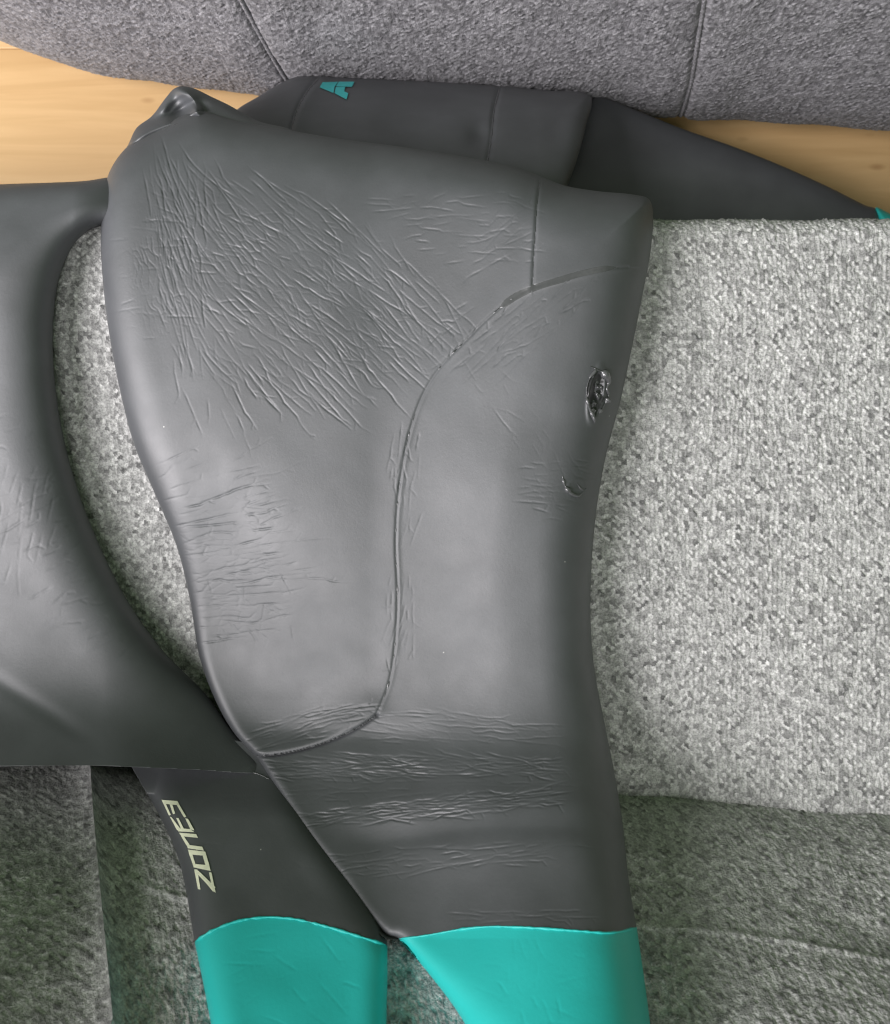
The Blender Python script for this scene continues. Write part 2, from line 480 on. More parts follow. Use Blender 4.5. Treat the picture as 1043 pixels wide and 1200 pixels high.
# ------------------------------------------------------------------ pouffe beyond the sofa
pouf = empty('pouffe', (0, .75, -.40), 'grey fabric pouffe with piped upright seams standing on the wood floor beyond the sofa', 'pouffe')
POUF_FRONT = spline([(-.80, .70), (-.66, .625), (-.542, .566), (-.438, .529), (-.334, .511), (-.2, .498), (0, .484), (.29, .472), (.542, .455), (.80, .44)], 12, False)
def build_pouf():
    X = np.concatenate([np.arange(-.78, -.60, .006), np.arange(-.60, .60, .0015), np.arange(.60, .78, .006)])
    yf = np.interp(X, POUF_FRONT[:, 0], POUF_FRONT[:, 1])
    prof = [(.05, -.372), (.02, -.366), (.006, -.35), (0, -.325), (-.004, -.26), (0, -.16), (.008, -.08), (.03, -.035), (.07, -.02), (.25, -.012), (.5, -.02), (.56, -.06), (.57, -.2), (.55, -.36)]
    path, s = path_resample(spline(prof, 6, False), .0015)
    keep = (s < .42) | (np.arange(len(s)) % 8 == 0)
    path = path[keep]; s = s[keep]
    P = np.zeros((len(path), len(X), 3))
    P[..., 0] = X[None]; P[..., 1] = yf[None] + path[:, 0][:, None]; P[..., 2] = path[:, 1][:, None]
    a = np.broadcast_to(X[None], P.shape[:2]); b = np.broadcast_to(s[:, None], P.shape[:2])
    e = np.zeros(P.shape[:2])
    for sm in (seam_l, seam_r):
        xs = np.interp(P[..., 2], sm[:, 1], sm[:, 0])
        dd = np.abs(P[..., 0] - xs)
        e += -.004 * np.exp(-(dd / .004) ** 2) * (b < .45) + .003 * np.exp(-((dd - .03) / .03) ** 2)
    fade = (1 - sstep(.40, .42, b)) * (1 - sstep(.58, .6, np.abs(a)))
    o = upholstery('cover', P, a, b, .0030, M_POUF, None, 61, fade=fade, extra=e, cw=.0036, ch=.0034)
    return o, X, yf, path
seam_l = np.array([(-.172, -.37), (-.187, -.24), (-.204, -.1), (-.215, 0)])
seam_r = np.array([(.287, -.37), (.268, -.24), (.242, -.1), (.225, 0)])
pc, pX, pyf, ppath = build_pouf()
adopt(pc, pouf)
for sm, off in ((seam_l, -.004), (seam_r, -.004)):
    z = np.linspace(-.362, -.06, 160)
    x = np.interp(z, sm[:, 1], sm[:, 0])
    dy = np.interp(z, ppath[:60 + np.argmax(ppath[:, 1] > -.05), 1], ppath[:60 + np.argmax(ppath[:, 1] > -.05), 0])
    y = np.interp(x, pX, pyf) + dy + .0008
    V, f = tube(np.stack([x, y, z], -1), .0024 + .0004 * np.sin(z * 900), 10)
    pa = link_mesh('piping', V, f, M_POUF, None, attr={'yarn_gap': .3 + .6 * rng.random(len(V))})
    adopt(pa, pouf)
for sx in (-.5, .5):
    for sy in (.62, 1.0):
        rounded_box('foot', (sx - .025, sy - .025, -.40), (sx + .025, sy + .025, -.36), .005, M_FRAME, pouf)

# ------------------------------------------------------------------ wood floor
fl = bpy.data.objects.new('floor', None); col.objects.link(fl); fl['kind'] = 'structure'
fl.location = (0, 0, -.40)
plank_me = rounded_box('plank', (-1.2, -.1115, -.02), (1.2, .1115, 0), .0015, M_WOOD).data
first = bpy.data.objects['plank']
k = 0
for r in range(-6, 7):
    for c in (-1, 0, 1):
        o = first if k == 0 else first.copy()
        if k: col.objects.link(o)
        o.parent = fl
        o.location = (c * 2.401 + (.9 if r % 2 else -.3), .473 + r * .2235, 0)
        k += 1

# ------------------------------------------------------------------ wetsuit
suit = empty('wetsuit', (0, 0, 0), 'black wetsuit with teal lower legs, torn and creased, lying across the sofa', 'wetsuit')

class Piece: pass

def stamp(hmap, x0, y0, step, pts, depth, width, shoulder=.04):
    """press a groove into a height map along sample points (x, y, strength)"""
    r = int(math.ceil(3.2 * width * 2.4 / step))
    ny, nx = hmap.shape
    gx = (pts[:, 0] - x0) / step; gy = (pts[:, 1] - y0) / step
    ix = np.round(gx).astype(int); iy = np.round(gy).astype(int)
    neg = np.zeros_like(hmap); pos = np.zeros_like(hmap)
    for dy in range(-r, r + 1):
        for dx in range(-r, r + 1):
            X = ix + dx; Y = iy + dy
            m = (X >= 0) & (X < nx) & (Y >= 0) & (Y < ny)
            if not m.any(): continue
            d2 = (((X - gx) ** 2 + (Y - gy) ** 2) * step * step)[m]
            g = np.exp(-d2 / (width ** 2)) * pts[m, 2]
            s = np.exp(-d2 / ((2.4 * width) ** 2)) * pts[m, 2]
            np.maximum.at(neg, (Y[m], X[m]), g)
            np.maximum.at(pos, (Y[m], X[m]), s)
    hmap += -depth * neg + depth * shoulder * (pos - neg * .6)

def creases(region, n, ang, length, spread=8, wob=.35, seed=0, strength=(.4, 1), mind=7.0, ysq=1.0):
    """wandering crease lines: seeds spread over a polygon, followed along a direction field"""
    r = np.random.default_rng(seed)
    poly = np.array(region, float)
    lo, hi = poly.min(0), poly.max(0)
    out = []; seeds = []
    tries = 0
    while len(seeds) < n and tries < n * 60:
        tries += 1
        p = lo + (hi - lo) * r.random(2)
        if not inside_rows(np.array([p[0]]), [p[1]], poly)[0, 0]: continue
        if seeds:
            a = math.radians(ang(p[0], p[1])); S_ = np.array(seeds) - p
            perp = np.abs(-S_[:, 0] * math.sin(a) + S_[:, 1] * math.cos(a)); par = np.abs(S_[:, 0] * math.cos(a) + S_[:, 1] * math.sin(a))
            if np.min(np.hypot(perp, par * .18)) < mind: continue
        seeds.append(p)
    for p in seeds:
        L = length[0] + (length[1] - length[0]) * r.random() ** 1.5
        a0 = r.normal(0, spread); st = strength[0] + (strength[1] - strength[0]) * r.random()
        half = []
        for sgn in (1, -1):
            q = p.copy(); w = 0; acc = []
            nst = int(L / 2 / .7)
            for k in range(nst):
                w = w * .93 + r.normal(0, wob) * 9 * .3
                if r.random() < .03: w += r.normal(0, 20)
                w = max(-24, min(24, w))
                a = math.radians(ang(q[0], q[1]) + a0 + w)
                q = q + sgn * .7 * np.array([math.cos(a), math.sin(a)])
                fade = min(1, (nst - k) / (nst * .5 + 1))
                acc.append((q[0], q[1], st * fade * (.8 + .2 * math.sin(k * .21 + a0))))
            half.append(acc)
            # now and then a short branch
        out += half[0] + half[1]
        if r.random() < .75 and len(half[0]) > 12:
            b = half[0][r.integers(4, len(half[0]) - 4)]
            q = np.array(b[:2]); sg = r.choice([-1, 1])
            aa = ang(q[0], q[1]) + sg * r.uniform(25, 60)
            for k in range(int(r.uniform(6, 17))):
                q = q + .7 * np.array([math.cos(math.radians(aa)), math.sin(math.radians(aa))])
                aa += r.normal(0, 4)
                out.append((q[0], q[1], st * .6 * (1 - k / 24)))
    return np.array(out)

def make_piece(name, outline, full, hfun, zf, mat, step=1.1, skirt=.02, parent=None, crease=None, groove=None):
    """a soft body resting on surface zf. outline / full: closed pixel outlines traced on the photo and laid on that surface"""
    poly = outline
    x0, y0 = poly.min(0) - 3 * step; x1, y1 = poly.max(0) + 3 * step
    xs = np.arange(x0, x1, step); ys = np.arange(y0, y1, step)
    ins = inside_rows(xs, ys, poly)
    nb = np.zeros_like(ins)
    for dy in (-1, 0, 1):
        for dx in (-1, 0, 1):
            nb |= np.roll(np.roll(ins, dy, 0), dx, 1)
    rim = nb & ~ins
    GX, GY = np.meshgrid(xs, ys); GX = GX.copy(); GY = GY.copy()
    hm = np.zeros_like(GX)
    if crease is not None:
        for pts, depth, width in crease:
            if len(pts): stamp(hm, x0, y0, step, pts, depth, width)
    _, nx, ny = dist_poly(GX[rim], GY[rim], poly)
    GX[rim] = nx; GY[rim] = ny
    use = ins | rim
    d = np.zeros_like(GX)
    d[use] = dist_poly(GX[use], GY[use], full)[0]
    # base surface on a coarse lattice, then interpolated
    cs = 4.0
    cxs = np.arange(x0 - cs, x1 + 2 * cs, cs); cys = np.arange(y0 - cs, y1 + 2 * cs, cs)
    CXg, CYg = np.meshgrid(cxs, cys)
    PB = unproject(CXg, CYg, zf)
    eps = 1e-4
    fx = (zf(PB[..., 0] + eps, PB[..., 1]) - zf(PB[..., 0] - eps, PB[..., 1])) / (2 * eps)
    fy = (zf(PB[..., 0], PB[..., 1] + eps) - zf(PB[..., 0], PB[..., 1] - eps)) / (2 * eps)
    NB = np.stack([-fx, -fy, np.ones_like(fx)], -1); NB /= np.linalg.norm(NB, axis=-1, keepdims=True)
    def interp(A, qx, qy):
        u = np.clip((qx - cxs[0]) / cs, 0, len(cxs) - 1.001); v = np.clip((qy - cys[0]) / cs, 0, len(cys) - 1.001)
        i = u.astype(int); j = v.astype(int); fu = (u - i)[..., None]; fv = (v - j)[..., None]
        return (A[j, i] * (1 - fu) + A[j, i + 1] * fu) * (1 - fv) + (A[j + 1, i] * (1 - fu) + A[j + 1, i + 1] * fu) * fv
    B = interp(PB, GX, GY); Nn = interp(NB, GX, GY); Nn /= np.linalg.norm(Nn, axis=-1, keepdims=True)
    # creases die out near the rolled edge
    h = hfun(GX, GY, d) + hm * sstep(1, 9, d)
    if groove is not None: h = h + groove(GX, GY)
    ray = np.array([0, 0, H]) - B; ray /= np.linalg.norm(ray, axis=-1, keepdims=True)
    ray = ray / np.clip((ray * Nn).sum(-1, keepdims=True), .3, 1)
    P = B + ray * h[..., None]
    idx = -np.ones(GX.shape, int); idx[use] = np.arange(use.sum())
    q = np.stack([idx[:-1, :-1], idx[1:, :-1], idx[1:, 1:], idx[:-1, 1:]], -1)
    okc = (q >= 0).all(-1) & (ins[:-1, :-1] | ins[1:, :-1] | ins[1:, 1:] | ins[:-1, 1:])
    faces = q[okc]
    V = P[use]
    # skirt down to the surface below
    e = np.concatenate([faces[:, [0, 1]], faces[:, [1, 2]], faces[:, [2, 3]], faces[:, [3, 0]]])
    es = np.sort(e, 1); key = es[:, 0] * (len(V) + 1) + es[:, 1]
    _, inv, cnt = np.unique(key, return_inverse=True, return_counts=True)
    be = e[cnt[inv] == 1]
    bv = np.unique(be); mp = -np.ones(len(V), int); mp[bv] = len(V) + np.arange(len(bv))
    Bu = B[use]; Nu = Nn[use]; hu = h[use]
    low = Bu[bv] + ray[use][bv] * (hu[bv] - skirt)[:, None]
    V = np.vstack([V, low])
    sk = np.stack([be[:, 1], be[:, 0], mp[be[:, 0]], mp[be[:, 1]]], -1)
    o = link_mesh(name, V, np.vstack([faces, sk]), mat, parent)
    p = Piece(); p.o = o
    def sample(qx, qy, off=0.0):
        qx = np.asarray(qx, float); qy = np.asarray(qy, float)
        u = np.clip((qx - x0) / step, 0, len(xs) - 1.001); v = np.clip((qy - y0) / step, 0, len(ys) - 1.001)
        i = u.astype(int); j = v.astype(int); fu = (u - i)[..., None]; fv = (v - j)[..., None]
        def L(A): return (A[j, i] * (1 - fu) + A[j, i + 1] * fu) * (1 - fv) + (A[j + 1, i] * (1 - fu) + A[j + 1, i + 1] * fu) * fv
        return L(P) + L(Nn) * off
    p.sample = sample
    return p

def prof(d, R, T, p=2.7):
    q = np.clip(d / (R * 1.2), 0, 1)
    return T * (1 - (1 - q) ** p) ** (1 / p)

def bead(name, piece, pts, rad, mat, parent, off=-.0002, jit=.35, seed=1, n=8):
    c = spline(pts, 14, False)
    L = np.concatenate([[0], np.cumsum(np.linalg.norm(np.diff(c, axis=0), axis=1))])
    s = np.arange(0, L[-1], 1.3)
    x = np.interp(s, L, c[:, 0]); y = np.interp(s, L, c[:, 1])
    r = np.random.default_rng(seed)
    P = piece.sample(x, y, off)
    rr = rad * (1 + jit * np.convolve(r.normal(0, 1, len(s)), np.hanning(9) / 4, 'same') * 1.4)
    rr *= np.minimum(1, np.minimum(np.arange(len(s)), np.arange(len(s))[::-1]) / 5 + .15)
    V, f = tube(P, np.clip(rr, rad * .3, rad * 2.2), n)
    return link_mesh(name, V, f, mat, parent)

# ---- outlines (photo pixels, laid on the surfaces) -----------------------------
TEAL_R = [(468, 1101), (500, 1096), (540, 1089), (570, 1086), (620, 1087), (680, 1091), (712, 1093), (730, 1091), (746, 1086)]
BODY_TOP = [(118, 285), (120, 240), (128, 202), (150, 171), (180, 152), (225, 131), (240, 130), (280, 141), (336, 152), (400, 163), (470, 172), (540, 183), (600, 195), (632, 206), (660, 217), (700, 224), (742, 228), (760, 233), (765, 246)]
BODY_RIGHT = [(763, 290), (752, 350), (739, 415), (727, 470), (711, 530), (700, 590), (694, 650), (692, 720), (696, 780), (707, 840), (719, 900), (729, 960), (738, 1040)]
BODY_LEFT = [(452, 1100), (400, 1030), (350, 965), (318, 915), (300, 887), (275, 860), (252, 820), (234, 770), (222, 700), (207, 640), (182, 580), (157, 520), (139, 450), (125, 370)]
LEG_END_R = [(754, 1140), (762, 1200), (776, 1320), (776, 1320), (600, 1320), (600, 1320), (545, 1200), (500, 1138)]
body_poly = spline(BODY_TOP + BODY_RIGHT + [(746, 1086), (746, 1086)] + TEAL_R[::-1][1:] + [(468, 1101)] + BODY_LEFT, 8)
full_leg = spline(BODY_TOP + BODY_RIGHT + [(746, 1086)] + LEG_END_R + [(468, 1101), (452, 1095)] + BODY_LEFT[1:], 8)
teal_poly = spline([(468, 1101)] + [(468, 1101)] + TEAL_R[1:-1] + [(746, 1086), (746, 1086)] + LEG_END_R, 8)

SEAM1 = [(633, 208), (629, 240), (627, 275), (625, 305), (624, 334)]
SEAM2 = [(736, 313), (715, 315), (690, 320), (660, 327), (625, 337), (600, 350), (572, 373), (545, 400), (518, 428), (497, 460), (482, 500), (472, 545), (466, 590), (464, 640), (466, 690), (464, 745), (456, 800), (441, 838)]
SEAM3 = [(441, 838), (418, 853), (380, 870), (335, 882), (300, 886)]
s1 = spline(SEAM1, 8, False); s2 = spline(SEAM2, 8, False); s3 = spline(SEAM3, 8, False)

LEFT_Y = [p[1] for p in BODY_LEFT[::-1]]; LEFT_X = [p[0] for p in BODY_LEFT[::-1]]
def body_h(x, y, d):
    right = sstep(430, 690, x)
    dl = x - np.interp(y, LEFT_Y, LEFT_X)
    low = sstep(430, 800, y) * (1 - right)
    R = 42 + 20 * right - 30 * low
    T = .030 + .032 * right - .006 * sstep(900, 1080, y)
    Te = T * (1 - .6 * low * (1 - sstep(0, 260, dl)))
    h = prof(d, R, Te) + .010
    # broad swell over the middle, easing into the back cushion
    h += .010 * np.exp(-((x - 500) / 250) ** 2 - ((y - 640) / 230) ** 2) * sstep(0, 120, d)
    # pressed folds where the leg turns up the back cushion
    e = sstep(4, 60, d)
    yy = y - (975 - (x - 540) * .05 + 6 * np.sin((x - 300) / 60.))
    h += e * (-.0017 * np.exp(-(np.where(yy < 0, yy / 24, yy / 15)) ** 2) + .0005 * np.exp(-((yy + 42) / 24) ** 2) + .0003 * np.exp(-((yy - 34) / 24) ** 2))
    y2 = y - (893 + (x - 480) * .02)
    h += e * (.0007 * np.exp(-((y2 + 2) / 16) ** 2) - .0005 * np.exp(-((y2 - 26) / 18) ** 2) - .0015 * np.exp(-((y2 + 30) / 14) ** 2) * (1 - sstep(420, 560, x)))
    # gentle unevenness
    h += (.0015 * fbm(x / 170, y / 170, 5, 2) + .00012 * fbm(x / 40, y / 40, 9, 2)) * sstep(5, 60, d)
    return h

def cracks(x, y, deg, cu, cv, seed):
    c, s_ = math.cos(math.radians(deg)), math.sin(math.radians(deg))
    xw = x + 5 * fbm(x / 22, y / 22, seed + 1, 2); yw = y + 5 * fbm(x / 22, y / 22, seed + 2, 2)
    u = (xw * c + yw * s_) / cu; v = (-xw * s_ + yw * c) / cv
    i0 = np.floor(u).astype(np.int64); j0 = np.floor(v).astype(np.int64)
    f1 = np.full(u.shape, 9.); f2 = np.full(u.shape, 9.)
    for di in (-1, 0, 1):
        for dj in (-1, 0, 1):
            i = i0 + di + 1000; j = j0 + dj + 1000
            d = np.hypot(u - (i - 1000 + .5 + .9 * (hashf(i, j, seed) - .5)), v - (j - 1000 + .5 + .9 * (hashf(i, j, seed + 3) - .5)))
            f2 = np.where(d < f1, f1, np.minimum(f2, d)); f1 = np.minimum(f1, d)
    return np.exp(-((f2 - f1) / .10) ** 2)
def leather(x, y):
    side = np.where(y > 400, x < np.interp(y, s2[:, 1], s2[:, 0]), True)
    a = math.radians(38)
    q = np.hypot(((x - 360) * math.cos(a) + (y - 335) * math.sin(a)) / 185, (-(x - 360) * math.sin(a) + (y - 335) * math.cos(a)) / 80)
    m1 = sstep(1.05, .45, q) * side
    m2 = sstep(1.05, .4, np.hypot((x - 195) / 50, (y - 300) / 120))
    m3 = sstep(1.05, .35, np.hypot((x - 280) / 95, (y - 650) / 110)) * side
    m4 = sstep(1.05, .35, np.hypot((x - 655) / 55, (y - 575) / 45))
    nz = np.clip(.55 + .8 * fbm(x / 30, y / 30, 410, 2), 0, 1)
    return -.00030 * nz * (m1 * cracks(x, y, 40, 30, 8, 401) + m2 * cracks(x, y, 80, 26, 6, 402)
                           + .8 * m3 * cracks(x, y, -8, 30, 8, 403) + .5 * m4 * cracks(x, y, 10, 20, 6, 404))
def body_groove(x, y):
    g = np.zeros_like(x)
    m = (x > 140) & (x < 770) & (y > 170) & (y < 910)
    xx, yy = x[m], y[m]
    d1, n1, _ = dist_poly(xx, yy, s1, False); d2, n2, m2 = dist_poly(xx, yy, s2, False); d3, n3, m3 = dist_poly(xx, yy, s3, False)
    v = -.0009 * np.exp(-(d1 / 2.0) ** 2) + .0006 * np.exp(-(d1 / 9) ** 2) * (xx < n1)
    side = np.where(yy > 400, xx < n2, yy < m2)
    v += -.0009 * np.exp(-(d2 / 1.8) ** 2) + .0008 * np.exp(-(d2 / 22) ** 2) * np.exp(-(np.maximum(yy - 825, 0) / 8) ** 2) * np.where(side, 1, np.exp(-(d2 / 4) ** 2))
    v += -.0015 * np.exp(-(d3 / 2.4) ** 2) + .0026 * np.exp(-(d3 / 22) ** 2) * (yy < m3) * sstep(470, 420, xx) - .0010 * np.exp(-(d3 / 14) ** 2) * (yy >= m3) * sstep(470, 420, xx)
    # torn spots
    v += leather(xx, yy)
    for (cx, cy, rx, ry, dep) in ((699, 462, 8, 27, .0034), (675, 572, 9, 9, .0005)):
        q = np.hypot((xx - cx - (yy - cy) * -.16) / rx, (yy - cy) / ry)
        v += -dep * np.exp(-(q / .75) ** 4) + dep * .42 * np.exp(-((q - 1.12) / .22) ** 2)
    g[m] = v
    return g

def angA(x, y): return float(np.interp(x, [165, 190, 215, 240, 275, 330, 430, 520], [84, 79, 70, 58, 44, 40, 42, 45])) + (y - 330) * .02
CR = []
def C(*a, depth=.00062, width=1.0, stop=False, **k):
    pts = creases(*a, **k)
    pts[:, 2] *= np.clip(.86 + .6 * fbm(pts[:, 0] / 26, pts[:, 1] / 26, k.get('seed', 0) + 300, 2), .12, 1.15)
    if stop:                                   # this panel's creases end at the seam
        dd, sx, sy = dist_poly(pts[:, 0], pts[:, 1], s2, False)
        out = np.where(pts[:, 1] > 400, pts[:, 0] > sx - 1, pts[:, 1] > sy - 1)
        pts = pts[~out]
    CR.append((pts, depth, width))
main_reg = [(190, 200), (300, 215), (400, 250), (500, 320), (560, 385), (520, 430), (455, 455), (330, 480), (240, 440), (205, 330)]
C(main_reg, 165, angA, (30, 130), seed=1, mind=7, spread=7, stop=True)
C(main_reg, 110, angA, (12, 50), seed=2, mind=6.5, spread=17, strength=(.2, .6), depth=.0005, stop=True)
C([(168, 185), (240, 185), (240, 350), (225, 430), (205, 420), (185, 330)], 38, lambda x, y: 80 - (y - 300) * .03, (40, 130), seed=3, mind=5.5, spread=4)
C([(180, 330), (330, 420), (300, 520), (215, 500)], 22, lambda x, y: 66, (25, 80), seed=4, mind=8, strength=(.2, .6))
C([(190, 220), (300, 250), (320, 400), (200, 380)], 26, lambda x, y: 8, (12, 46), seed=5, mind=9, strength=(.2, .55), spread=10)
C([(135, 280), (180, 250), (185, 400), (150, 400)], 14, lambda x, y: -4, (15, 45), seed=6, mind=8, strength=(.15, .35))
C([(195, 575), (330, 560), (365, 690), (300, 745), (235, 760)], 42, lambda x, y: -9 - (640 - y) * .06, (35, 120), seed=7, mind=6.5, spread=5, depth=.0007)
C([(170, 540), (300, 520), (360, 600), (210, 600)], 16, lambda x, y: -18, (25, 80), seed=8, mind=8, strength=(.25, .6))
C([(240, 690), (350, 650), (350, 740), (260, 770)], 16, lambda x, y: 70, (10, 34), seed=9, mind=8, strength=(.25, .6), spread=40)
C([(430, 230), (625, 225), (622, 310), (520, 310)], 46, lambda x, y: -3, (12, 60), seed=10, mind=6, strength=(.2, .55), spread=9)
C([(560, 250), (620, 230), (620, 300), (560, 320)], 10, lambda x, y: -35, (20, 70), seed=11, mind=7, strength=(.4, .9))
C([(500, 390), (545, 350), (560, 390), (515, 430)], 14, lambda x, y: -62, (10, 34), seed=12, mind=4, strength=(.4, .9), spread=20)
C([(528, 428), (600, 356), (690, 335), (660, 380), (590, 440)], 34, lambda x, y: -43, (25, 90), seed=13, mind=6, spread=6, strength=(.3, .95))
C([(530, 425), (600, 440), (690, 560), (680, 590), (600, 520)], 26, lambda x, y: 47, (18, 60), seed=14, mind=8, strength=(.08, .3), spread=10)
C([(600, 540), (690, 540), (690, 612), (630, 606)], 26, lambda x, y: 6 + (x - 640) * .05, (15, 55), seed=15, mind=5, strength=(.25, .7), spread=9)
C([(455, 520), (492, 510), (490, 620), (462, 640)], 22, lambda x, y: 96, (15, 55), seed=16, mind=4, strength=(.3, .8), spread=9)
C([(452, 680), (490, 680), (486, 770), (450, 790)], 20, lambda x, y: 97, (12, 45), seed=17, mind=4, strength=(.3, .8), spread=10)
C([(292, 850), (360, 830), (440, 826), (400, 860), (310, 878)], 30, lambda x, y: -13, (25, 90), seed=18, mind=3.6, spread=5, depth=.0007)
C([(425, 838), (520, 832), (640, 850), (640, 872), (440, 872)], 34, lambda x, y: 7, (25, 100), seed=19, mind=4, spread=4, strength=(.2, .6))
C([(305, 892), (420, 884), (640, 890), (655, 908), (430, 912), (315, 912)], 80, lambda x, y: 3, (25, 120), seed=20, mind=2.8, spread=5, depth=.0008, width=1.1)
C([(360, 952), (480, 938), (640, 925), (650, 945), (500, 960), (365, 968)], 70, lambda x, y: -5, (25, 120), seed=21, mind=2.8, spread=5, depth=.0008, width=1.1)
C([(380, 1000), (640, 985), (690, 990), (620, 1015), (420, 1028)], 44, lambda x, y: -7, (20, 90), seed=22, mind=4.2, spread=5, strength=(.2, .6))
C([(330, 918), (690, 900), (690, 930), (350, 945)], 40, lambda x, y: 0, (30, 100), seed=23, mind=4, spread=4, strength=(.12, .4))
C([(540, 1068), (690, 1066), (690, 1082), (540, 1082)], 14, lambda x, y: 0, (20, 70), seed=24, mind=3, spread=3, strength=(.3, .7))

body = make_piece('torso', body_poly, full_leg, body_h, z_suit, M_NEO, .95, .034, suit, CR, body_groove)
def teal_crease():
    return [(creases([(575, 1100), (640, 1100), (660, 1200), (600, 1200)], 12, lambda x, y: 70, (12, 50), seed=30, mind=8, strength=(.2, .6)), .0004, 1.3),
            (creases([(510, 1110), (740, 1100), (750, 1200), (580, 1200)], 12, lambda x, y: 5, (15, 60), seed=31, mind=12, strength=(.1, .3)), .0004, 1.3)]
legR = make_piece('leg_cuff', teal_poly, full_leg, lambda x, y, d: body_h(x, y, d) - .0007, z_suit, M_TEAL, 1.6, .03, suit, teal_crease())

def strip(name, piece, pts, w, mat, parent, off=.0003):
    c = spline(pts, 10, False); t = np.gradient(c, axis=0); t /= np.linalg.norm(t, axis=1, keepdims=True)
    nrm = np.stack([-t[:, 1], t[:, 0]], -1)
    ww = w * np.minimum(1, np.minimum(np.arange(len(c)), np.arange(len(c))[::-1]) / 4 + .1)
    rows = [piece.sample(c[:, 0] + nrm[:, 0] * ww * k, c[:, 1] + nrm[:, 1] * ww * k, off * (1 - k * k)) for k in (-1, -.5, 0, .5, 1)]
    return link_mesh(name, np.array(rows).reshape(-1, 3), grid_faces(5, len(c))[:, ::-1], mat, parent)
# ---- seams, torn spots ---------------------------------------------------------
bead('seam', body, SEAM1, .0004, M_SEAM, body.o, seed=2, off=-.0004)
bead('seam', body, SEAM2, .0006, M_GLUESEAM, body.o, seed=3, jit=.8, off=-.0008)
strip('seam_tape', body, [(722, 313), (690, 319), (660, 327), (632, 335), (605, 347), (585, 361)], 4.2, M_SEAM, body.o)
bead('seam', body, SEAM3, .0004, M_SEAM, body.o, seed=4, off=-.0005)
bead('seam', body, [(468, 1100)] + TEAL_R[1:-1] + [(744, 1087)], .0007, M_TEAL, legR.o, seed=5)

def blob(name, piece, outline, hgt, seed, mat, parent, lump=.0012):
    poly = spline(outline, 8)
    c = poly.mean(0); r = np.random.default_rng(seed)
    rings = np.linspace(0, 1, 12)
    V = []; n = len(poly)
    for t in rings[::-1]:
        q = c + (poly - c) * max(t, .02)
        nz = lump * fbm(q[:, 0] / 4.5, q[:, 1] / 4.5, seed, 3) * (1 - t ** 4)
        V.append(piece.sample(q[:, 0], q[:, 1], 0) + np.array([0, 0, 1]) * (hgt * (1 - t ** 3) + nz)[:, None])
    V = np.array(V).reshape(-1, 3)
    i = np.arange(len(rings) * n).reshape(len(rings), n); j = np.roll(i, -1, 1)
    f = np.stack([i[:-1], j[:-1], j[1:], i[1:]], -1).reshape(-1, 4)
    return link_mesh(name, V, f, mat, parent)
t1 = blob('tear', body, [(698, 433), (705, 438), (709, 450), (708, 467), (702, 482), (695, 489), (691, 477), (688, 460), (691, 445)], .0004, 5, M_HOLE, suit, .0006)
t1['label'] = 'large torn hole with shiny ragged lips'
blob('glue', body, [(700, 446), (706, 452), (705, 464), (701, 470), (697, 462), (697, 452)], .0026, 6, M_GLUE, t1, .0030)
blob('glue', body, [(695, 468), (700, 472), (699, 482), (695, 486), (692, 478)], .0018, 8, M_GLUE, t1, .0026)
bead('torn_lip', body, [(692, 430), (698, 433), (691, 443), (687, 460), (690, 477), (696, 491), (697, 496)], .0013, M_GLUE, t1, off=.0006, seed=7, jit=1.0)
bead('torn_lip', body, [(698, 433), (707, 437), (713, 447), (711, 456), (713, 464), (708, 475), (701, 486)], .0017, M_GLUE, t1, off=.0007, seed=8, jit=1.0)
t2 = bead('tear', body, [(659, 558), (662, 569), (669, 578), (678, 581), (687, 572)], .0010, M_GLUE, suit, off=.0002, seed=9, jit=.9)
t2['label'] = 'small crescent shaped cut'
bead('torn_lip', body, [(676, 566), (680, 572), (685, 576)], .0006, M_GLUE, t2, off=.0002, seed=10, jit=.9)

# ---- half of the suit running off to the left ----------------------------------
left_poly = spline([(-98, 222), (-98, 222), (0, 216), (60, 214), (100, 212), (135, 207), (230, 205), (280, 225), (260, 290), (170, 276), (121, 264), (92, 280), (72, 318), (63, 370), (63, 430), (72, 500), (90, 570), (117, 640), (152, 708), (194, 766), (238, 810), (275, 858), (305, 888), (315, 903), (300, 906), (230, 902), (160, 899), (100, 897), (0, 898), (-98, 900), (-98, 900)], 8)
def left_h(x, y, d):
    de = np.where(x < -60, np.maximum(d, 60), d)
    taper = 1 - .62 * sstep(120, 290, x) * sstep(650, 850, y)
    taper = taper * (1 - .55 * sstep(85, 170, x) * (1 - sstep(320, 420, y)))
    topn = sstep(205, 330, y)
    R = (20 + 50 * topn) * (.55 + .45 * taper)
    h = prof(de, R, .048 * taper * (.75 + .25 * topn)) + .002
    q = (y - 800) - (x * .62)
    h += -.0012 * np.exp(-(q / 12) ** 2) * (1 - sstep(60, 130, x)) 
    h += (.0014 * fbm(x / 150, y / 150, 15, 2)) * sstep(5, 70, d)
    return h
CRL = [(creases([(0, 600), (60, 560), (150, 700), (160, 760), (70, 740)], 34, lambda x, y: -27, (18, 70), seed=40, mind=8, strength=(.3, .9), spread=7), .0006, 1.2),
       (creases([(0, 540), (50, 540), (70, 640), (0, 700)], 16, lambda x, y: 104, (20, 60), seed=41, mind=9, strength=(.25, .7), spread=9), .0005, 1.2),
       (creases([(-20, 480), (60, 500), (60, 580), (-20, 560)], 10, lambda x, y: -14, (18, 50), seed=42, mind=9, strength=(.2, .5)), .0005, 1.2)]
full_left = left_poly.copy()
bot = full_left[:, 1] > 893
full_left[bot, 1] += 110
left = make_piece('torso_back', left_poly, full_left, left_h, z_suit, M_NEO, 1.35, .05, suit, CRL)

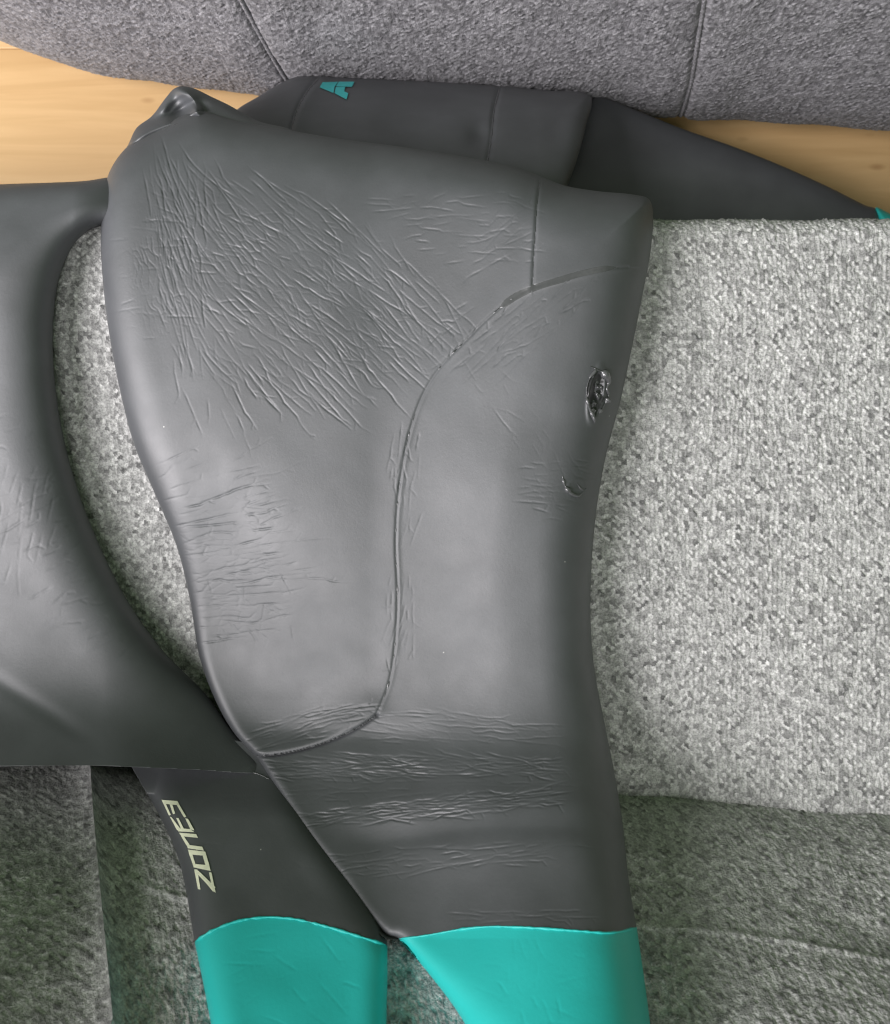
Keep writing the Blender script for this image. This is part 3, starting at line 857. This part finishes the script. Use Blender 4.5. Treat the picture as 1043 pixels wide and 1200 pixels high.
# ---- the other leg, running up the back cushion ---------------------------------
TEAL_L = [(228, 1104), (250, 1090), (280, 1079), (310, 1075), (345, 1077), (380, 1085), (420, 1097), (454, 1108)]
LEG_T = [(190, 868), (160, 880), (154, 895), (162, 912), (177, 938), (193, 968), (208, 1003), (219, 1050)]
LEG_R = [(440, 1070), (390, 1000), (345, 930), (320, 880)]
LEG_E = [(454, 1150), (453, 1200), (457, 1320), (457, 1320), (268, 1320), (268, 1320), (247, 1200), (238, 1152)]
leg_poly = spline(LEG_T + [(228, 1104), (228, 1104)] + TEAL_L[1:-1] + [(454, 1108), (454, 1108)] + LEG_R, 8)
full_l = spline(LEG_T + [(228, 1104)] + LEG_E[::-1] + [(454, 1108)] + LEG_R, 8)
teal_l = spline([(228, 1104), (228, 1104)] + TEAL_L[1:-1] + [(454, 1108), (454, 1108)] + LEG_E, 8)
def leg_h(x, y, d):
    de = np.where(y < 930, np.maximum(d, (940 - y) * .7), d)
    h = prof(de, 34, .022) + .003
    h *= 1 - .45 * (1 - sstep(885, 960, y))
    return h + .0015 * fbm(x / 90, y / 90, 25, 2) * sstep(5, 50, d)
leg = make_piece('leg', leg_poly, full_l, leg_h, z_suit, M_NEO, 1.4, .02, suit,
                 [(creases([(200, 895), (320, 895), (400, 1010), (260, 1040)], 8, lambda x, y: 8, (20, 60), seed=50, mind=14, strength=(.1, .3)), .0004, 1.2)])
legL = make_piece('leg_cuff', teal_l, full_l, lambda x, y, d: leg_h(x, y, d) - .0007, z_suit, M_TEAL, 1.6, .02, suit,
                  [(creases([(270, 1090), (400, 1090), (420, 1200), (280, 1200)], 16, lambda x, y: 15, (15, 60), seed=51, mind=9, strength=(.15, .5), spread=30), .0004, 1.2)])
bead('seam', leg, [(229, 1103)] + TEAL_L[1:-1] + [(452, 1107)], .0008, M_TEAL, legL.o, seed=6)
bead('seam', leg, [(160, 899), (200, 897), (250, 899), (300, 906), (318, 914)], .0006, M_SEAM, leg.o, seed=61)

# ---- lettering along the leg -----------------------------------------------------
def decal(name, piece, quads, tf, off, mat, parent):
    V = []; Fc = []
    for k, q in enumerate(quads):
        q = np.array([tf(*p) for p in q], float)
        nu, nv = 9, 5
        u = np.linspace(0, 1, nu)[:, None, None]; v = np.linspace(0, 1, nv)[None, :, None]
        G = (q[0] * (1 - u) + q[1] * u) * (1 - v) + (q[3] * (1 - u) + q[2] * u) * v
        P = piece.sample(G[..., 0], G[..., 1], off + .00004 * k)
        b = len(V) and sum(len(x) for x in V)
        V.append(P.reshape(-1, 3)); Fc.append(grid_faces(nu, nv) + b)
    V = np.concatenate(V); Fc = np.concatenate(Fc)
    # face up whatever the winding of the tracing
    c = np.cross(V[Fc[:, 1]] - V[Fc[:, 0]], V[Fc[:, 2]] - V[Fc[:, 0]])[:, 2]
    Fc[c < 0] = Fc[c < 0][:, ::-1]
    return link_mesh(name, V, Fc, mat, parent, smooth=False)
tz = lambda x, y: (180 + x / 8.567, 920 + y / 8.567)
L3 = [[(80, 152), (240, 165), (262, 207), (100, 192)], [(100, 192), (126, 196), (174, 302), (155, 312)],
      [(162, 198), (190, 202), (218, 290), (196, 298)], [(232, 203), (262, 207), (330, 324), (306, 330)],
      [(163, 322), (184, 330), (268, 442), (238, 462)], [(228, 335), (252, 338), (306, 446), (276, 444)],
      [(318, 340), (346, 345), (412, 462), (372, 452)], [(238, 440), (366, 447), (412, 480), (250, 472)]]
LE = [[(255, 482), (428, 497), (446, 534), (280, 518)], [(276, 516), (306, 520), (364, 606), (330, 610)], [(330, 604), (490, 624), (504, 664), (346, 640)]]
LO = [[(346, 652), (520, 672), (532, 716), (358, 700)], [(358, 700), (392, 704), (420, 796), (392, 794)], [(494, 714), (532, 716), (562, 814), (522, 812)], [(392, 794), (560, 812), (574, 868), (404, 832)]]
LZ = [[(408, 850), (440, 852), (472, 1054), (446, 1050)], [(412, 850), (452, 866), (622, 1030), (600, 1078)], [(556, 880), (582, 884), (624, 1086), (594, 1062)], [(430, 866), (446, 905), (622, 1088), (592, 1020)]]
for q in (L3, LE, LO, LZ):
    decal('letter', leg, q, tz, .0006, M_PRINT, leg.o)

# ---- rolled opening at the top left ----------------------------------------------
def z_low(X, Y): return z_suit(X, Y) - .004
collar_poly = spline([(140, 188), (150, 170), (160, 150), (178, 136), (194, 115), (204, 104), (213, 101), (228, 104), (247, 113), (266, 122), (303, 142), (345, 156), (330, 190), (240, 200), (170, 200)], 8)
rim_l = spline([(209, 103), (220, 110), (229, 122), (236, 138)], 8, False)
hem_l = spline([(154, 166), (172, 155), (192, 147), (212, 141), (228, 131)], 8, False)
def collar_h(x, y, d):
    h = prof(d, 16, .020) + .004
    d1, nx, ny = dist_poly(x, y, rim_l, False)
    d2, mx, my = dist_poly(x, y, hem_l, False)
    inner = (x < nx) & (y < my)
    h += .007 * np.exp(-(d1 / 7) ** 2) - .008 * inner * np.exp(-((d1 - 20) / 14) ** 2) * sstep(2, 14, d)
    h += .006 * np.exp(-(d2 / 6) ** 2) - .006 * np.exp(-((d2 - 11) / 6) ** 2) * (y < my)
    h += .0003 * np.sin((x * .8 + y * 1.3) / 2.6) * inner * sstep(3, 12, d) * (1 - sstep(20, 34, d1))
    return h
collar = make_piece('collar', collar_poly, collar_poly, collar_h, z_low, M_NEO, .8, .04, suit)
bead('seam', body, [(153, 171), (180, 156), (205, 146), (226, 137)], .0007, M_SEAM, body.o, off=-.0006, seed=71, jit=.7)

# ---- sleeves hanging in the gap between sofa and pouffe ----------------------------
def z_sl(X, Y): return -.055 - (Y - .26) * .95
sl_poly = spline([(262, 150), (276, 130), (303, 113), (338, 93), (356, 89), (400, 91), (470, 94), (560, 99), (640, 106), (692, 113), (686, 150), (668, 210), (640, 260), (500, 250), (340, 210)], 8)
sA = [(374, 91), (360, 108), (348, 130), (339, 160)]
sB = [(586, 102), (579, 130), (576, 160), (571, 192)]
sAs = spline(sA, 8, False); sBs = spline(sB, 8, False)
def sl_h(x, y, d):
    h = prof(d, 30, .028)
    dA, nA, _ = dist_poly(x, y, sAs, False); dB, nB, _ = dist_poly(x, y, sBs, False)
    h += -.002 * np.exp(-(dA / 3) ** 2) + .002 * np.exp(-(dA / 12) ** 2) * (x > nA)
    h += -.002 * np.exp(-(dB / 3) ** 2) - .004 * np.exp(-((x - 562) / 14) ** 2 - ((y - 160) / 16) ** 2)
    return h + .003 * fbm(x / 70, y / 70, 35, 2) * sstep(4, 40, d)
sleeve = make_piece('sleeve', sl_poly, sl_poly, sl_h, z_sl, M_NEO, 1.5, .03, suit)
bead('seam', sleeve, sA, .0008, M_SEAM, sleeve.o, seed=81)
bead('seam', sleeve, sB, .0008, M_SEAM, sleeve.o, seed=82)
ta = lambda x, y: (365 + x / 17.38, 80 + y / 17.38)
LA = [[(170, 405), (228, 300), (540, 290), (470, 400)], [(170, 405), (300, 400), (470, 400), (450, 520)],
      [(560, 290), (875, 290), (825, 395), (500, 385)], [(500, 400), (690, 395), (665, 500), (470, 525)], [(470, 525), (668, 490), (750, 525), (715, 655)]]
decal('letter', sleeve, LA, ta, .0008, M_TPRINT, sleeve.o)

def z_sr(X, Y): return -.25 - (Y - .25) * .2
sr_poly = spline([(630, 250), (640, 215), (662, 175), (686, 122), (700, 113), (740, 127), (800, 151), (860, 172), (920, 196), (975, 221), (1015, 241), (1027, 245), (1033, 262), (1024, 302), (900, 305), (700, 305)], 8)
def sr_h(x, y, d): return prof(d, 26, .022) + .002 * fbm(x / 80, y / 80, 45, 2) * sstep(4, 40, d)
sleeve2 = make_piece('sleeve', sr_poly, sr_poly, sr_h, z_sr, M_NEO, 1.6, .02, suit)
cf_poly = spline([(1026, 243), (1040, 249), (1068, 265), (1084, 278), (1076, 300), (1026, 305), (1030, 270)], 8)
cuff = make_piece('sleeve_cuff', cf_poly, cf_poly, lambda x, y, d: prof(d, 16, .018), z_sr, M_TEAL, 1.6, .02, sleeve2.o)

print('tris', sum(len(o.data.polygons) * 2 for o in bpy.data.objects if o.type == 'MESH'))
